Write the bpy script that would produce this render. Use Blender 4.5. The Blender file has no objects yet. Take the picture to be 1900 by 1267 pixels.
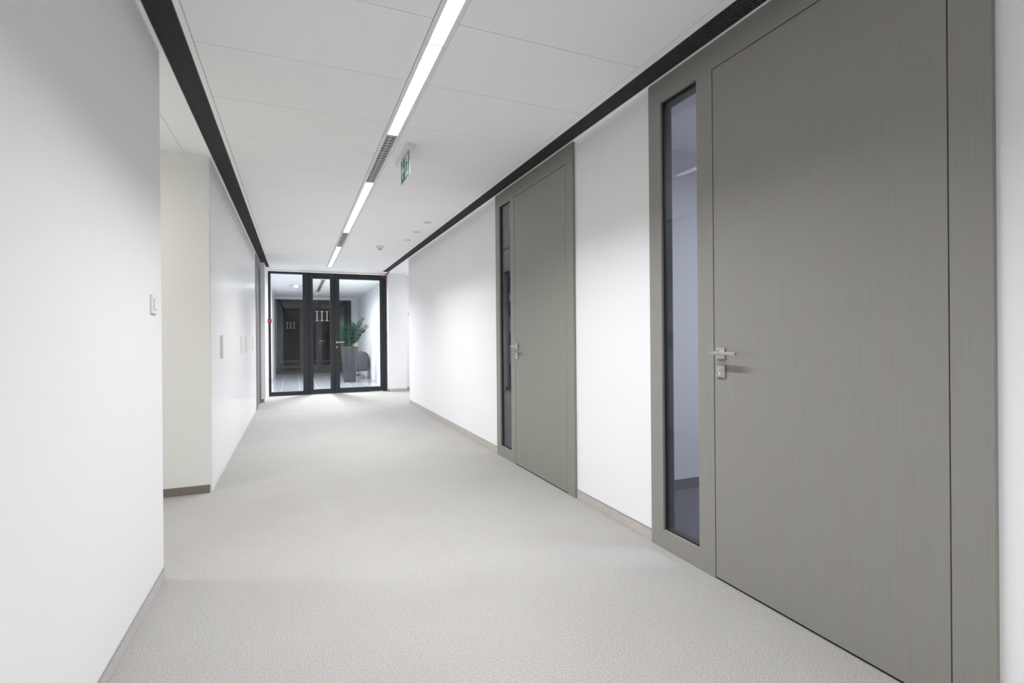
import bpy, bmesh, math, random
from mathutils import Vector, Matrix
R = math.radians
sc = bpy.context.scene
COL = sc.collection

# ------------------------------------------------------------------ camera
H_CAM = 1.15
yaw, pitch, roll = R(22.9929), R(-0.0497), R(-0.4855)
fwd = Vector((math.sin(yaw)*math.cos(pitch), math.cos(yaw)*math.cos(pitch), math.sin(pitch)))
rt0 = Vector((math.cos(yaw), -math.sin(yaw), 0))
up0 = rt0.cross(fwd)
rt = rt0*math.cos(roll) + up0*math.sin(roll)
up = -rt0*math.sin(roll) + up0*math.cos(roll)
cam_data = bpy.data.cameras.new('camera')
cam_data.sensor_width = 36.0
cam_data.lens = 947.1*36.0/1900.0
cam_data.shift_y = -(633.5-625.87)/1900.0
cam_data.clip_start = 0.05
cam = bpy.data.objects.new('camera', cam_data)
COL.objects.link(cam)
M = Matrix((rt, up, -fwd)).transposed().to_4x4()
M.translation = Vector((0, 0, H_CAM))
cam.matrix_world = M
sc.camera = cam

# ------------------------------------------------------------------ world, exposure
w = bpy.data.worlds.new('world'); sc.world = w; w.use_nodes = True
w.node_tree.nodes['Background'].inputs[0].default_value = (0.02, 0.02, 0.022, 1)
w.node_tree.nodes['Background'].inputs[1].default_value = 1.0
sc.view_settings.view_transform = 'Standard'
sc.view_settings.look = 'None'
sc.view_settings.gamma = 1.0
sc.view_settings.use_curve_mapping = False
sc.view_settings.exposure = 0.37
sc.cycles.max_bounces = 12
sc.cycles.diffuse_bounces = 8
sc.cycles.glossy_bounces = 5
sc.cycles.transmission_bounces = 8
sc.cycles.transparent_max_bounces = 12

# ------------------------------------------------------------------ light of the lamps, known and added
LAMP_W = 17.3      # watts per linear lamp module
H = 2.535
LX0, LX1 = 0.5646, 0.6761
def area(name, x, y, z, sx, sy, power, spread=180, color=(1, 1, 1)):
    d = bpy.data.lights.new(name, 'AREA'); d.shape = 'RECTANGLE'
    d.size = sx; d.size_y = sy; d.energy = power; d.color = color; d.spread = R(spread)
    o = bpy.data.objects.new(name, d); COL.objects.link(o); o.location = (x, y, z)
    return o
LIT = [(-2.26, -1.12), (-1.10, 0.06), (1.225, 2.369), (2.371, 3.535), (4.685, 5.849), (5.851, 7.025), (8.145, 9.299), (9.301, 10.45)]
UNLIT = [(3.54, 4.68), (7.03, 8.14)]
for a, b in LIT:
    area('lamp_light', 0.62, (a+b)/2, H-0.0035, 0.066, b-a-0.02, LAMP_W, 123, (0.965, 0.98, 1.0))
area('lobby_lamp_light', 0.62, 12.15, H-0.0035, 0.066, 1.1, 150, 165, (0.95, 0.97, 1.0))
area('lobby_lamp_light', 0.10, 14.4, H-0.012, 0.4, 0.4, 75, 170, (0.95, 0.97, 1.0))  # flat lamp added to brighten the lobby
area('passage_lamp_light', 3.4, 10.0, H-0.0035, 1.1, 0.066, 28, 165, (0.96, 0.97, 1.0))
area('recess_added_light', -1.9, 3.5, H-0.012, 0.3, 0.3, 17, 170, (1.0, 0.985, 0.95))  # unseen lamp added to light the recess wall
area('strip_added_light', 0.7, 19.6, H-0.012, 0.3, 0.3, 12, 170)  # added lamp that lights the pale strips behind the second glass door
area('office_added_light', 3.3, 1.4, H-0.012, 0.5, 0.5, 30, 170, (0.86, 0.9, 1.0))  # both office lamps are unseen, added to brighten the rooms behind the glass
area('office_added_light', 3.3, 4.6, H-0.012, 0.5, 0.5, 8, 170, (0.86, 0.9, 1.0))

# ------------------------------------------------------------------ materials
def mat(name, col, rough=0.5, metal=0.0, spec=0.5, noise=None, bump=None, trans=0, emit=None, coat=0, ior=1.45):
    m = bpy.data.materials.new(name); m.use_nodes = True
    nt = m.node_tree; b = nt.nodes['Principled BSDF']
    b.inputs['Base Color'].default_value = (*col, 1)
    b.inputs['Roughness'].default_value = rough
    b.inputs['Metallic'].default_value = metal
    b.inputs['Specular IOR Level'].default_value = spec
    b.inputs['IOR'].default_value = ior
    if trans: b.inputs['Transmission Weight'].default_value = trans
    if coat:
        b.inputs['Coat Weight'].default_value = coat; b.inputs['Coat Roughness'].default_value = 0.12
    if emit:
        b.inputs['Emission Color'].default_value = (*emit[0], 1); b.inputs['Emission Strength'].default_value = emit[1]
    if noise or bump:
        tc = nt.nodes.new('ShaderNodeTexCoord')
    if noise:   # (scale xyz, amount, detail)
        mp = nt.nodes.new('ShaderNodeMapping'); nt.links.new(tc.outputs['Object'], mp.inputs[0])
        mp.inputs['Scale'].default_value = noise[0]
        n = nt.nodes.new('ShaderNodeTexNoise'); n.inputs['Scale'].default_value = 1; n.inputs['Detail'].default_value = noise[2]
        nt.links.new(mp.outputs[0], n.inputs['Vector'])
        cr = nt.nodes.new('ShaderNodeValToRGB')
        e = cr.color_ramp.elements; e[0].position = 0.3; e[1].position = 0.7
        e[0].color = (*[c*(1-noise[1]) for c in col], 1); e[1].color = (*[min(1, c*(1+noise[1])) for c in col], 1)
        nt.links.new(n.outputs['Fac'], cr.inputs[0]); nt.links.new(cr.outputs[0], b.inputs['Base Color'])
    if bump:    # (scale xyz, strength, distance, detail)
        mp = nt.nodes.new('ShaderNodeMapping'); nt.links.new(tc.outputs['Object'], mp.inputs[0])
        mp.inputs['Scale'].default_value = bump[0]
        n = nt.nodes.new('ShaderNodeTexNoise'); n.inputs['Scale'].default_value = 1; n.inputs['Detail'].default_value = bump[3]
        nt.links.new(mp.outputs[0], n.inputs['Vector'])
        bp = nt.nodes.new('ShaderNodeBump'); bp.inputs['Strength'].default_value = bump[1]; bp.inputs['Distance'].default_value = bump[2]
        nt.links.new(n.outputs['Fac'], bp.inputs['Height']); nt.links.new(bp.outputs[0], b.inputs['Normal'])
    return m
MT = {}
MT['wall'] = mat('white_wall_paint', (0.81, 0.81, 0.818), 0.6, spec=0.3, bump=((60, 60, 60), 0.05, 0.002, 3))
MT['cream'] = mat('warm_light_tinted_wall', (0.78, 0.778, 0.745), 0.65, spec=0.3)  # white wall; the warm light on it is put into the colour
MT['ceil'] = mat('white_ceiling_panel', (0.92, 0.92, 0.92), 0.7, spec=0.3)
MT['seam'] = mat('ceiling_gap', (0.45, 0.45, 0.45), 0.8)
MT['gloss_white'] = mat('white_lacquer', (0.84, 0.84, 0.845), 0.3, spec=0.3)
MT['black'] = mat('black_metal', (0.022, 0.023, 0.026), 0.42)
MT['grille'] = mat('dark_grille_metal', (0.085, 0.085, 0.092), 0.5, metal=0.1)
MT['void'] = mat('plenum_black', (0.006, 0.006, 0.007), 0.9)
MT['steel'] = mat('brushed_steel', (0.52, 0.495, 0.48), 0.33, metal=0.9, bump=((20, 400, 400), 0.1, 0.0005, 2))
MT['chrome'] = mat('chrome', (0.8, 0.8, 0.8), 0.12, metal=1)
MT['alu'] = mat('bright_aluminium', (0.78, 0.78, 0.79), 0.3, metal=0.85)
MT['louvre'] = mat('satin_aluminium', (0.62, 0.62, 0.64), 0.35, metal=0.5)
MT['blade'] = mat('white_louvre_blade', (0.8, 0.8, 0.82), 0.4)
MT['red'] = mat('red_plastic', (0.26, 0.012, 0.03), 0.35)
MT['white_plastic'] = mat('white_plastic', (0.78, 0.78, 0.78), 0.35)
MT['grey_plastic'] = mat('grey_plastic', (0.25, 0.25, 0.26), 0.5)
MT['rubber'] = mat('black_rubber', (0.01, 0.01, 0.01), 0.7)
MT['green'] = mat('sign_green', (0.018, 0.17, 0.105), 0.4)
MT['sign_white'] = mat('sign_white', (0.75, 0.80, 0.78), 0.4)
MT['letters'] = mat('frosted_lettering', (0.42, 0.43, 0.42), 0.5)
MT['letters2'] = mat('dim_frosted_lettering', (0.30, 0.30, 0.30), 0.5)
MT['planter'] = mat('dark_grey_planter', (0.036, 0.035, 0.042), 0.4, noise=((14, 14, 14), 0.2, 4))
MT['soil'] = mat('potting_soil', (0.03, 0.02, 0.015), 0.9, bump=((60, 60, 60), 0.8, 0.01, 3))
MT['leaf'] = mat('glossy_leaf', (0.004, 0.028, 0.017), 0.5, spec=0.2, noise=((9, 9, 9), 0.45, 2))
MT['stem'] = mat('plant_stem', (0.012, 0.05, 0.025), 0.45)
MT['fabric'] = mat('grey_upholstery', (0.10, 0.104, 0.115), 0.85, bump=((300, 300, 300), 0.3, 0.001, 2))
MT['dark_grey'] = mat('dark_grey_laminate', (0.10, 0.10, 0.11), 0.6)
MT['white_item'] = mat('white_board', (0.5, 0.5, 0.55), 0.5)
MT['reveal_shade'] = mat('dark_reveal_shade', (0.045, 0.05, 0.052), 0.5)  # dark tone stands in for the unlit reveal behind the pane

def wood(name, base):
    m = bpy.data.materials.new(name); m.use_nodes = True; nt = m.node_tree; b = nt.nodes['Principled BSDF']
    tc = nt.nodes.new('ShaderNodeTexCoord'); mp = nt.nodes.new('ShaderNodeMapping'); nt.links.new(tc.outputs['Object'], mp.inputs[0])
    mp.inputs['Scale'].default_value = (46, 46, 1.6)
    w_ = nt.nodes.new('ShaderNodeTexNoise'); w_.inputs['Scale'].default_value = 3.2; w_.inputs['Detail'].default_value = 7; w_.inputs['Distortion'].default_value = 0.6
    nt.links.new(mp.outputs[0], w_.inputs['Vector'])
    mp2 = nt.nodes.new('ShaderNodeMapping'); nt.links.new(tc.outputs['Object'], mp2.inputs[0]); mp2.inputs['Scale'].default_value = (1, 8, 2.2)
    w2 = nt.nodes.new('ShaderNodeTexNoise'); w2.inputs['Scale'].default_value = 2.0; w2.inputs['Detail'].default_value = 2
    nt.links.new(mp2.outputs[0], w2.inputs['Vector'])
    cr = nt.nodes.new('ShaderNodeValToRGB'); e = cr.color_ramp.elements
    e[0].position = 0.34; e[1].position = 0.46
    e[0].color = (*[c*0.94 for c in base], 1); e[1].color = (*base, 1)
    nt.links.new(w_.outputs['Fac'], cr.inputs[0])
    mx = nt.nodes.new('ShaderNodeMix'); mx.data_type = 'RGBA'; mx.blend_type = 'MULTIPLY'; mx.inputs['Factor'].default_value = 1.0
    cr2 = nt.nodes.new('ShaderNodeValToRGB'); e2 = cr2.color_ramp.elements
    e2[0].position = 0.3; e2[1].position = 0.7; e2[0].color = (1.0, 0.975, 0.95, 1); e2[1].color = (0.96, 1.0, 0.96, 1)
    nt.links.new(w2.outputs['Fac'], cr2.inputs[0])
    nt.links.new(cr.outputs[0], mx.inputs['A']); nt.links.new(cr2.outputs[0], mx.inputs['B'])
    nt.links.new(mx.outputs['Result'], b.inputs['Base Color'])
    bp = nt.nodes.new('ShaderNodeBump'); bp.inputs['Strength'].default_value = 0.35; bp.inputs['Distance'].default_value = 0.0006
    nt.links.new(w_.outputs['Fac'], bp.inputs['Height']); nt.links.new(bp.outputs[0], b.inputs['Normal'])
    b.inputs['Roughness'].default_value = 0.42; b.inputs['Specular IOR Level'].default_value = 0.5
    return m
MT['wood1'] = wood('olive_grey_stained_oak', (0.258, 0.248, 0.235))
MT['wood2'] = wood('sage_grey_stained_oak', (0.238, 0.245, 0.216))
MT['door_grey'] = mat('grey_door_paint', (0.22, 0.22, 0.22), 0.45)
MT['door_dark'] = mat('dark_grey_door_paint', (0.16, 0.16, 0.165), 0.45)

def carpet(name, base, amt=0.12):
    m = bpy.data.materials.new(name); m.use_nodes = True; nt = m.node_tree; b = nt.nodes['Principled BSDF']
    tc = nt.nodes.new('ShaderNodeTexCoord')
    n = nt.nodes.new('ShaderNodeTexNoise'); n.inputs['Scale'].default_value = 170; n.inputs['Detail'].default_value = 3; n.inputs['Roughness'].default_value = 0.7
    n2 = nt.nodes.new('ShaderNodeTexNoise'); n2.inputs['Scale'].default_value = 2.2; n2.inputs['Detail'].default_value = 4
    nt.links.new(tc.outputs['Object'], n.inputs['Vector']); nt.links.new(tc.outputs['Object'], n2.inputs['Vector'])
    cr = nt.nodes.new('ShaderNodeValToRGB'); e = cr.color_ramp.elements
    e[0].position = 0.33; e[1].position = 0.62
    e[0].color = (*[c*(1-2.2*amt) for c in base], 1); e[1].color = (*[c*(1+0.6*amt) for c in base], 1)
    cr2 = nt.nodes.new('ShaderNodeValToRGB'); e2 = cr2.color_ramp.elements
    e2[0].position = 0.3; e2[1].position = 0.7; e2[0].color = (0.95, 0.945, 0.94, 1); e2[1].color = (1, 1, 1, 1)
    nt.links.new(n.outputs['Fac'], cr.inputs[0]); nt.links.new(n2.outputs['Fac'], cr2.inputs[0])
    mx = nt.nodes.new('ShaderNodeMix'); mx.data_type = 'RGBA'; mx.blend_type = 'MULTIPLY'; mx.inputs['Factor'].default_value = 1
    nt.links.new(cr.outputs[0], mx.inputs['A']); nt.links.new(cr2.outputs[0], mx.inputs['B'])
    nt.links.new(mx.outputs['Result'], b.inputs['Base Color'])
    bp = nt.nodes.new('ShaderNodeBump'); bp.inputs['Strength'].default_value = 0.5; bp.inputs['Distance'].default_value = 0.003
    nt.links.new(n.outputs['Fac'], bp.inputs['Height']); nt.links.new(bp.outputs[0], b.inputs['Normal'])
    b.inputs['Roughness'].default_value = 0.95; b.inputs['Specular IOR Level'].default_value = 0.1
    return m
MT['carpet'] = carpet('pale_beige_loop_carpet', (0.370, 0.359, 0.346), 0.15)
MT['skirt'] = carpet('taupe_carpet_skirting', (0.24, 0.21, 0.19), 0.18)
MT['skirt_pale'] = carpet('pale_carpet_skirting', (0.54, 0.50, 0.47), 0.16)
MT['skirt_left'] = carpet('beige_carpet_skirting', (0.56, 0.54, 0.53), 0.12)
MT['void_wall'] = mat('near_black_wall', (0.035, 0.035, 0.036), 0.6)  # near black in place of missing light behind the second glass door
MT['handle_grey'] = mat('grey_pull_plate', (0.42, 0.42, 0.42), 0.4)
MT['handle_pale'] = mat('pale_pull_plate', (0.62, 0.62, 0.61), 0.4)
MT['office_carpet'] = carpet('blue_grey_office_carpet', (0.20, 0.20, 0.23), 0.2)

def tiles():
    m = bpy.data.materials.new('polished_grey_floor_tile'); m.use_nodes = True; nt = m.node_tree; b = nt.nodes['Principled BSDF']
    tc = nt.nodes.new('ShaderNodeTexCoord'); mp = nt.nodes.new('ShaderNodeMapping'); nt.links.new(tc.outputs['Object'], mp.inputs[0])
    mp.inputs['Location'].default_value = (-0.08+0.385*4, -11.4, 0)
    br = nt.nodes.new('ShaderNodeTexBrick'); br.offset = 0.0
    br.inputs['Scale'].default_value = 1; br.inputs['Brick Width'].default_value = 0.385; br.inputs['Row Height'].default_value = 0.77
    br.inputs['Mortar Size'].default_value = 0.004; br.inputs['Color1'].default_value = (0.30, 0.31, 0.34, 1)
    br.inputs['Color2'].default_value = (0.26, 0.27, 0.30, 1); br.inputs['Mortar'].default_value = (0.62, 0.62, 0.64, 1)
    nt.links.new(mp.outputs[0], br.inputs['Vector']); nt.links.new(br.outputs['Color'], b.inputs['Base Color'])
    b.inputs['Roughness'].default_value = 0.16
    return m
MT['tile'] = tiles()

def glass(name, tint=(1, 1, 1), refl=1.0):
    # thin pane: mix of tinted transparency and mirror reflection by angle
    m = bpy.data.materials.new(name); m.use_nodes = True; nt = m.node_tree
    for n in list(nt.nodes): nt.nodes.remove(n)
    out = nt.nodes.new('ShaderNodeOutputMaterial'); mix = nt.nodes.new('ShaderNodeMixShader')
    tr = nt.nodes.new('ShaderNodeBsdfTransparent'); tr.inputs[0].default_value = (*tint, 1)
    gl = nt.nodes.new('ShaderNodeBsdfGlossy'); gl.inputs['Roughness'].default_value = 0.0; gl.inputs[0].default_value = (refl, refl, refl, 1)
    # Schlick reflectance of one glass surface, the same from both sides
    ge = nt.nodes.new('ShaderNodeNewGeometry'); dt = nt.nodes.new('ShaderNodeVectorMath'); dt.operation = 'DOT_PRODUCT'
    nt.links.new(ge.outputs['Incoming'], dt.inputs[0]); nt.links.new(ge.outputs['Normal'], dt.inputs[1])
    def mth(op, a, b=None):
        n = nt.nodes.new('ShaderNodeMath'); n.operation = op
        for i, v_ in enumerate((a, b)):
            if v_ is None: continue
            if isinstance(v_, (int, float)): n.inputs[i].default_value = v_
            else: nt.links.new(v_, n.inputs[i])
        return n.outputs[0]
    fac = mth('ADD', mth('MULTIPLY', mth('POWER', mth('SUBTRACT', 1.0, mth('ABSOLUTE', dt.outputs['Value'])), 5.0), 0.97), 0.028)
    nt.links.new(fac, mix.inputs[0]); nt.links.new(tr.outputs[0], mix.inputs[1]); nt.links.new(gl.outputs[0], mix.inputs[2])
    nt.links.new(mix.outputs[0], out.inputs[0])
    return m
MT['glass'] = glass('clear_glass', (0.94, 0.96, 0.96))
MT['glass_dim'] = glass('smoked_glass', (0.84, 0.85, 0.88))
MT['glass_dark'] = glass('dark_tinted_glass', (0.42, 0.43, 0.44))
dif = mat('lit_diffuser', (0.9, 0.9, 0.9), 0.5, emit=((1, 1, 1), 8))
try: dif.cycles.emission_sampling = 'NONE'
except Exception: pass
MT['diffuser'] = dif
MT['diffuser_off'] = mat('unlit_diffuser', (0.16, 0.16, 0.165), 0.4)
MT['led'] = mat('status_light', (0.1, 0.4, 0.1), 0.4)

# ------------------------------------------------------------------ mesh helpers
class MB:
    def __init__(s): s.bm = bmesh.new()
    def box(s, x0, x1, y0, y1, z0, z1):
        v = [s.bm.verts.new((x, y, z)) for x in (x0, x1) for y in (y0, y1) for z in (z0, z1)]
        for f in ((0, 1, 3, 2), (4, 6, 7, 5), (0, 4, 5, 1), (2, 3, 7, 6), (0, 2, 6, 4), (1, 5, 7, 3)):
            s.bm.faces.new([v[i] for i in f])
        return s
    def prism(s, pts, axis, a, b):
        """pts: 2D outline in the plane across `axis` ('x': (y,z); 'y': (x,z); 'z': (x,y)), extruded from a to b"""
        def P(p, t):
            return {'x': (t, p[0], p[1]), 'y': (p[0], t, p[1]), 'z': (p[0], p[1], t)}[axis]
        A = [s.bm.verts.new(P(p, a)) for p in pts]; B = [s.bm.verts.new(P(p, b)) for p in pts]
        n = len(pts)
        s.bm.faces.new(A); s.bm.faces.new(B[::-1])
        for i in range(n): s.bm.faces.new((A[i], B[i], B[(i+1) % n], A[(i+1) % n]))
        return s
    def cyl(s, c, r, axis, a, b, n=32, r2=None):
        r2 = r if r2 is None else r2
        def P(th, rr, t):
            u, v_ = c[0]+rr*math.cos(th), c[1]+rr*math.sin(th)
            return {'x': (t, u, v_), 'y': (u, t, v_), 'z': (u, v_, t)}[axis]
        A = [s.bm.verts.new(P(2*math.pi*i/n, r, a)) for i in range(n)]
        B = [s.bm.verts.new(P(2*math.pi*i/n, r2, b)) for i in range(n)]
        s.bm.faces.new(A); s.bm.faces.new(B[::-1])
        for i in range(n): s.bm.faces.new((A[i], B[i], B[(i+1) % n], A[(i+1) % n]))
        return s
    def tube(s, pts, rads, n=8):
        rings = []
        for i, p in enumerate(pts):
            p = Vector(p)
            d = (Vector(pts[min(i+1, len(pts)-1)])-Vector(pts[max(i-1, 0)])).normalized()
            u = d.cross(Vector((0.13, 0.2, 0.97)) if abs(d.z) < 0.95 else Vector((1, 0, 0))).normalized(); v_ = d.cross(u)
            r = rads[i] if isinstance(rads, (list, tuple)) else rads
            rings.append([s.bm.verts.new(p+u*r*math.cos(2*math.pi*k/n)+v_*r*math.sin(2*math.pi*k/n)) for k in range(n)])
        for a, b in zip(rings, rings[1:]):
            for k in range(n): s.bm.faces.new((a[k], a[(k+1) % n], b[(k+1) % n], b[k]))
        s.bm.faces.new(rings[0]); s.bm.faces.new(rings[-1][::-1])
        return s
    def lathe(s, prof, cx, cy, n=32):
        rings = [[s.bm.verts.new((cx+r*math.cos(2*math.pi*k/n), cy+r*math.sin(2*math.pi*k/n), z)) for k in range(n)] for r, z in prof]
        for a, b in zip(rings, rings[1:]):
            for k in range(n): s.bm.faces.new((a[k], a[(k+1) % n], b[(k+1) % n], b[k]))
        s.bm.faces.new(rings[0]); s.bm.faces.new(rings[-1][::-1])
        return s
    def build(s, name, m, parent=None, bevel=0, smooth=False, origin=None, segs=2):
        bmesh.ops.recalc_face_normals(s.bm, faces=s.bm.faces)
        off = Vector(origin) if origin else Vector((0, 0, 0))
        base = Vector(parent.location) if parent is not None else Vector((0, 0, 0))
        if parent is not None and parent.parent is not None: base = Vector(parent.matrix_parent_inverse.translation) if False else world_loc(parent)
        # coordinates were given in world space; store them relative to the parent (or origin)
        sh = -(base if parent is not None else off)
        for v in s.bm.verts: v.co += sh
        me = bpy.data.meshes.new(name); s.bm.to_mesh(me); s.bm.free()
        me.materials.append(MT[m] if isinstance(m, str) else m)
        if smooth:
            for p in me.polygons: p.use_smooth = True
        o = bpy.data.objects.new(name, me); COL.objects.link(o)
        if parent is not None: o.parent = parent
        else: o.location = off
        if bevel:
            bv = o.modifiers.new('bevel', 'BEVEL'); bv.width = bevel; bv.segments = segs; bv.limit_method = 'ANGLE'; bv.angle_limit = R(40)
            bv.harden_normals = False
        return o
def world_loc(o):
    l = Vector((0, 0, 0))
    while o is not None: l += Vector(o.location); o = o.parent
    return l
def tag(o, label=None, cat=None, group=None, kind=None):
    if label: o['label'] = label
    if cat: o['category'] = cat
    if group: o['group'] = group
    if kind: o['kind'] = kind
    return o
def thing(name, label, cat, loc=(0, 0, 0), group=None, kind=None):
    o = bpy.data.objects.new(name, None); o.empty_display_size = 0.1
    COL.objects.link(o); o.location = loc
    return tag(o, label, cat, group, kind)
def struct(o, label, cat): return tag(o, label, cat, kind='structure')
def dup(root, delta, label, group=None):
    def cp(o, par):
        c = o.copy(); COL.objects.link(c)
        if par is not None: c.parent = par
        for ch in list(o.children): cp(ch, c)
        return c
    r = cp(root, None); r.location = Vector(root.location)+Vector(delta)
    r['label'] = label
    if group: r['group'] = group
    return r

# ================================================================== SETTING
WR = 1.84            # right wall face
WL = -0.59           # left wall face
YB = -4.0            # end wall behind the camera
YG = 11.326          # glazed partition
SK = 0.06            # skirting height
# ---- floors
struct(MB().box(-3.6, 1.84, YB, YG-0.02, -0.1, 0).box(1.84, 4.6, 8.956, YG+0.05, -0.1, 0).build('floor', 'carpet'),
       'pale beige speckled carpet covering the corridor floor', 'floor')
struct(MB().box(-3.2, 4.6, YG-0.02 if False else YG+0.05, 21.5, -0.1, 0).box(-3.2, 1.84, YG-0.02, YG+0.05, -0.1, 0).build('floor', 'tile'),
       'polished grey tiled floor of the lobby behind the glass doors', 'floor')
struct(MB().box(1.94, 4.6, -1.0, 8.856, -0.1, 0).box(1.90, 1.94, 1.95, 2.22, -0.1, 0).box(1.90, 1.94, 4.33, 4.565, -0.1, 0).build('floor', 'office_carpet'),
       'blue grey carpet of the offices seen through the side windows', 'floor')

# ---- ceiling: panels with narrow gaps, slots left for grilles and lamps
VLo, VLi, VRi, VRo = -0.571, -0.453, 1.6895, 1.8106
seams = [2.17+0.583*k for k in range(-11, 16)]
mb = MB()
ys = [YB]+[s for s in seams if YB < s < YG-0.3]+[11.36]
g = 0.0017
CT = H+0.02
for a, b in zip(ys, ys[1:]):
    mb.box(-0.425+g, LX0-0.002, a+g, b-g, H, CT)
    mb.box(LX1+0.002, 1.645-g, a+g, b-g, H, CT)
mb.box(VLi, -0.425-g, YB, 10.878, H, CT).box(1.645+g, VRi, YB, 10.867, H, CT)
mb.box(-0.425-g, -0.425+g, YB, 0.5, H, CT)
mb.box(WL-0.02, VLo, YB, 10.275, H, CT).box(VRo, WR+0.15, YB, 8.956, H, CT)
mb.box(-0.60, VLo+0.064, 10.275, 11.36, H, CT).box(VLo+0.064, -0.425-g, 10.878, 11.36, H, CT)
mb.box(1.645+g, WR, 10.867, 11.36, H, CT).box(VRo, 4.6, 8.956, 11.36, H, CT)
mb.box(-3.6, -0.75-g, 2.9, 4.5, H, CT).box(-0.75+g, WL-0.02, 2.9, 4.5, H, CT)
mb.box(LX0-0.002, LX1+0.002, YB, -2.27, H, CT).box(LX0-0.002, LX1+0.002, 0.07, 1.22, H, CT).box(LX0-0.002, LX1+0.002, 10.46, 11.36, H, CT)
struct(mb.build('ceiling', 'ceil'), 'white corridor ceiling of large flush panels with hairline joints', 'ceiling')
mb = MB()
mb.box(-3.7, VLo, YB, 11.4, CT+0.10, CT+0.12)
struct(MB().box(-0.43, LX0-0.012, YB, 11.3, CT+0.001, CT+0.004).box(LX1+0.012, 1.65, YB, 11.3, CT+0.001, CT+0.004)
       .box(-0.76, -0.74, 2.9, 4.5, CT+0.001, CT+0.004).build('trim_1', 'seam'), 'grey shadow joints between the corridor ceiling panels', 'ceiling joint')
# lobby ceiling
struct(MB().box(-3.2, LX0-0.002, 11.36, 15.7, H, CT).box(LX1+0.002, 4.6, 11.36, 15.7, H, CT)
       .box(LX0-0.002, LX1+0.002, 11.36, 11.58, H, CT)
       .box(-0.62, LX0-0.002, 15.7, 21.5, H-0.004, CT).box(LX1+0.002, 2.0, 15.7, 21.5, H-0.004, CT).box(LX0-0.002, LX1+0.002, 16.4, 21.5, H-0.004, CT)
       .build('ceiling', 'ceil'), 'white lobby ceiling beyond the black glass doors', 'ceiling')
struct(MB().box(1.885, 4.6, -1.0, 8.956, H+0.001, CT).build('ceiling', 'ceil'), 'ceiling of the offices behind the side windows', 'ceiling')

# ---- right wall
WT = 0.10
mb = MB()
for a, b in ((YB, 0.798), (2.319, 3.168), (4.686, 8.956)): mb.box(WR, WR+WT, a, b, 0, H)
struct(mb.build('wall_right', 'wall'), 'white wall right of the corridor holding both wooden doors', 'wall')
mb = MB()
for a, b in ((YB, 0.796), (2.321, 3.166), (4.688, 8.954)): mb.box(WR-0.004, WR+0.01, a, b, 0.001, SK)
mb.box(WR-0.004, WR+WT+0.004, 8.950, 8.960, 0.001, SK)
struct(mb.build('baseboard_right', 'skirt_pale'), 'low carpet skirting along the white right wall', 'skirting board')
mb = MB()
for a, b in ((YB, 0.796), (2.321, 3.166), (4.688, 8.954)): mb.box(WR-0.005, WR+0.004, a, b, SK, SK+0.004)
struct(mb.build('trim_2', 'grey_plastic'), 'thin grey edge strip on top of the right skirting', 'skirting trim')
# ---- left wall near
struct(MB().box(WL-0.12, WL, YB, 2.911, 0, H).box(-3.6, WL-0.12, 2.791, 2.911, 0, H).build('wall_left', 'wall', bevel=0.003),
       'white wall left of the camera carrying the light switch', 'wall')
struct(MB().box(WL-0.01, WL+0.003, YB, 2.911, 0.001, SK).build('baseboard_left', 'skirt_left'), 'pale carpet skirting below the near left wall', 'skirting board')
struct(MB().box(WL-0.004, WL+0.005, YB, 2.912, SK, SK+0.003).build('trim_3', 'grey_plastic'), 'thin grey edge strip on top of the near left skirting', 'skirting trim')
# ---- recess
struct(MB().box(-3.6, -0.590, 4.425, 4.50, 0, H).build('wall_recess', 'cream'), 'white wall at the back of the left recess, tinted cream for warm light', 'wall')
struct(MB().box(-3.7, -3.6, 2.791, 4.5, 0, H).build('wall_recess_side', 'cream'), 'side wall closing the left recess', 'wall')
struct(MB().box(-3.6, -0.600, 4.415, 4.43, 0.001, SK).build('baseboard_recess', 'skirt'), 'brown speckled skirting below the cream-tinted recess wall', 'skirting board')
# ---- pier beside glazed partition, left
struct(MB().box(-0.80, -0.507, 10.30, YG+0.06, 0, H).build('wall_left_pier', 'wall', bevel=0.003), 'white pier left of the black glass doors', 'wall')
struct(MB().box(-0.60, -0.535, 10.29, 10.305, 0.001, SK).build('baseboard_left_pier', 'skirt'), 'dark skirting at the foot of the left pier', 'skirting board')
struct(MB().box(-0.80, -0.60, 9.0, 10.30, 0, H).build('wall_left_return', 'wall'), 'white wall behind the far grey side door', 'wall')
# ---- pier right + cross passage
struct(MB().box(1.832, 2.225, 11.10, YG+0.06, 0, H).build('wall_right_pier', 'wall', bevel=0.004), 'white pier right of the black glass doors', 'wall')
struct(MB().box(1.826, 2.232, 11.093, 11.12, 0.001, SK).box(1.826, 1.836, 11.093, YG-0.05, 0.001, SK).build('baseboard_right_pier', 'skirt_pale'), 'grey skirting round the foot of the right pier', 'skirting board')
struct(MB().box(2.225, 4.6, 11.386, 11.46, 0, H).build('wall_passage', 'wall'), 'white wall of the side passage behind the right pier', 'wall')
struct(MB().box(2.232, 4.6, 11.378, 11.39, 0.001, SK).build('baseboard_passage', 'skirt_pale'), 'grey skirting of the side passage wall', 'skirting board')
struct(MB().box(WR+WT, 4.6, 8.856, 8.956, 0, H).build('wall_passage_near', 'wall'), 'near wall of the side passage', 'wall')
struct(MB().box(4.6, 4.7, -1.1, 21.5, 0, H).build('wall_far_right', 'wall'), 'outer wall closing offices and side passage', 'wall')
struct(MB().box(-3.7, 1.94, YB-0.1, YB, 0, H).build('wall_back', 'wall'), 'end wall of the corridor behind the camera', 'wall')
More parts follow.
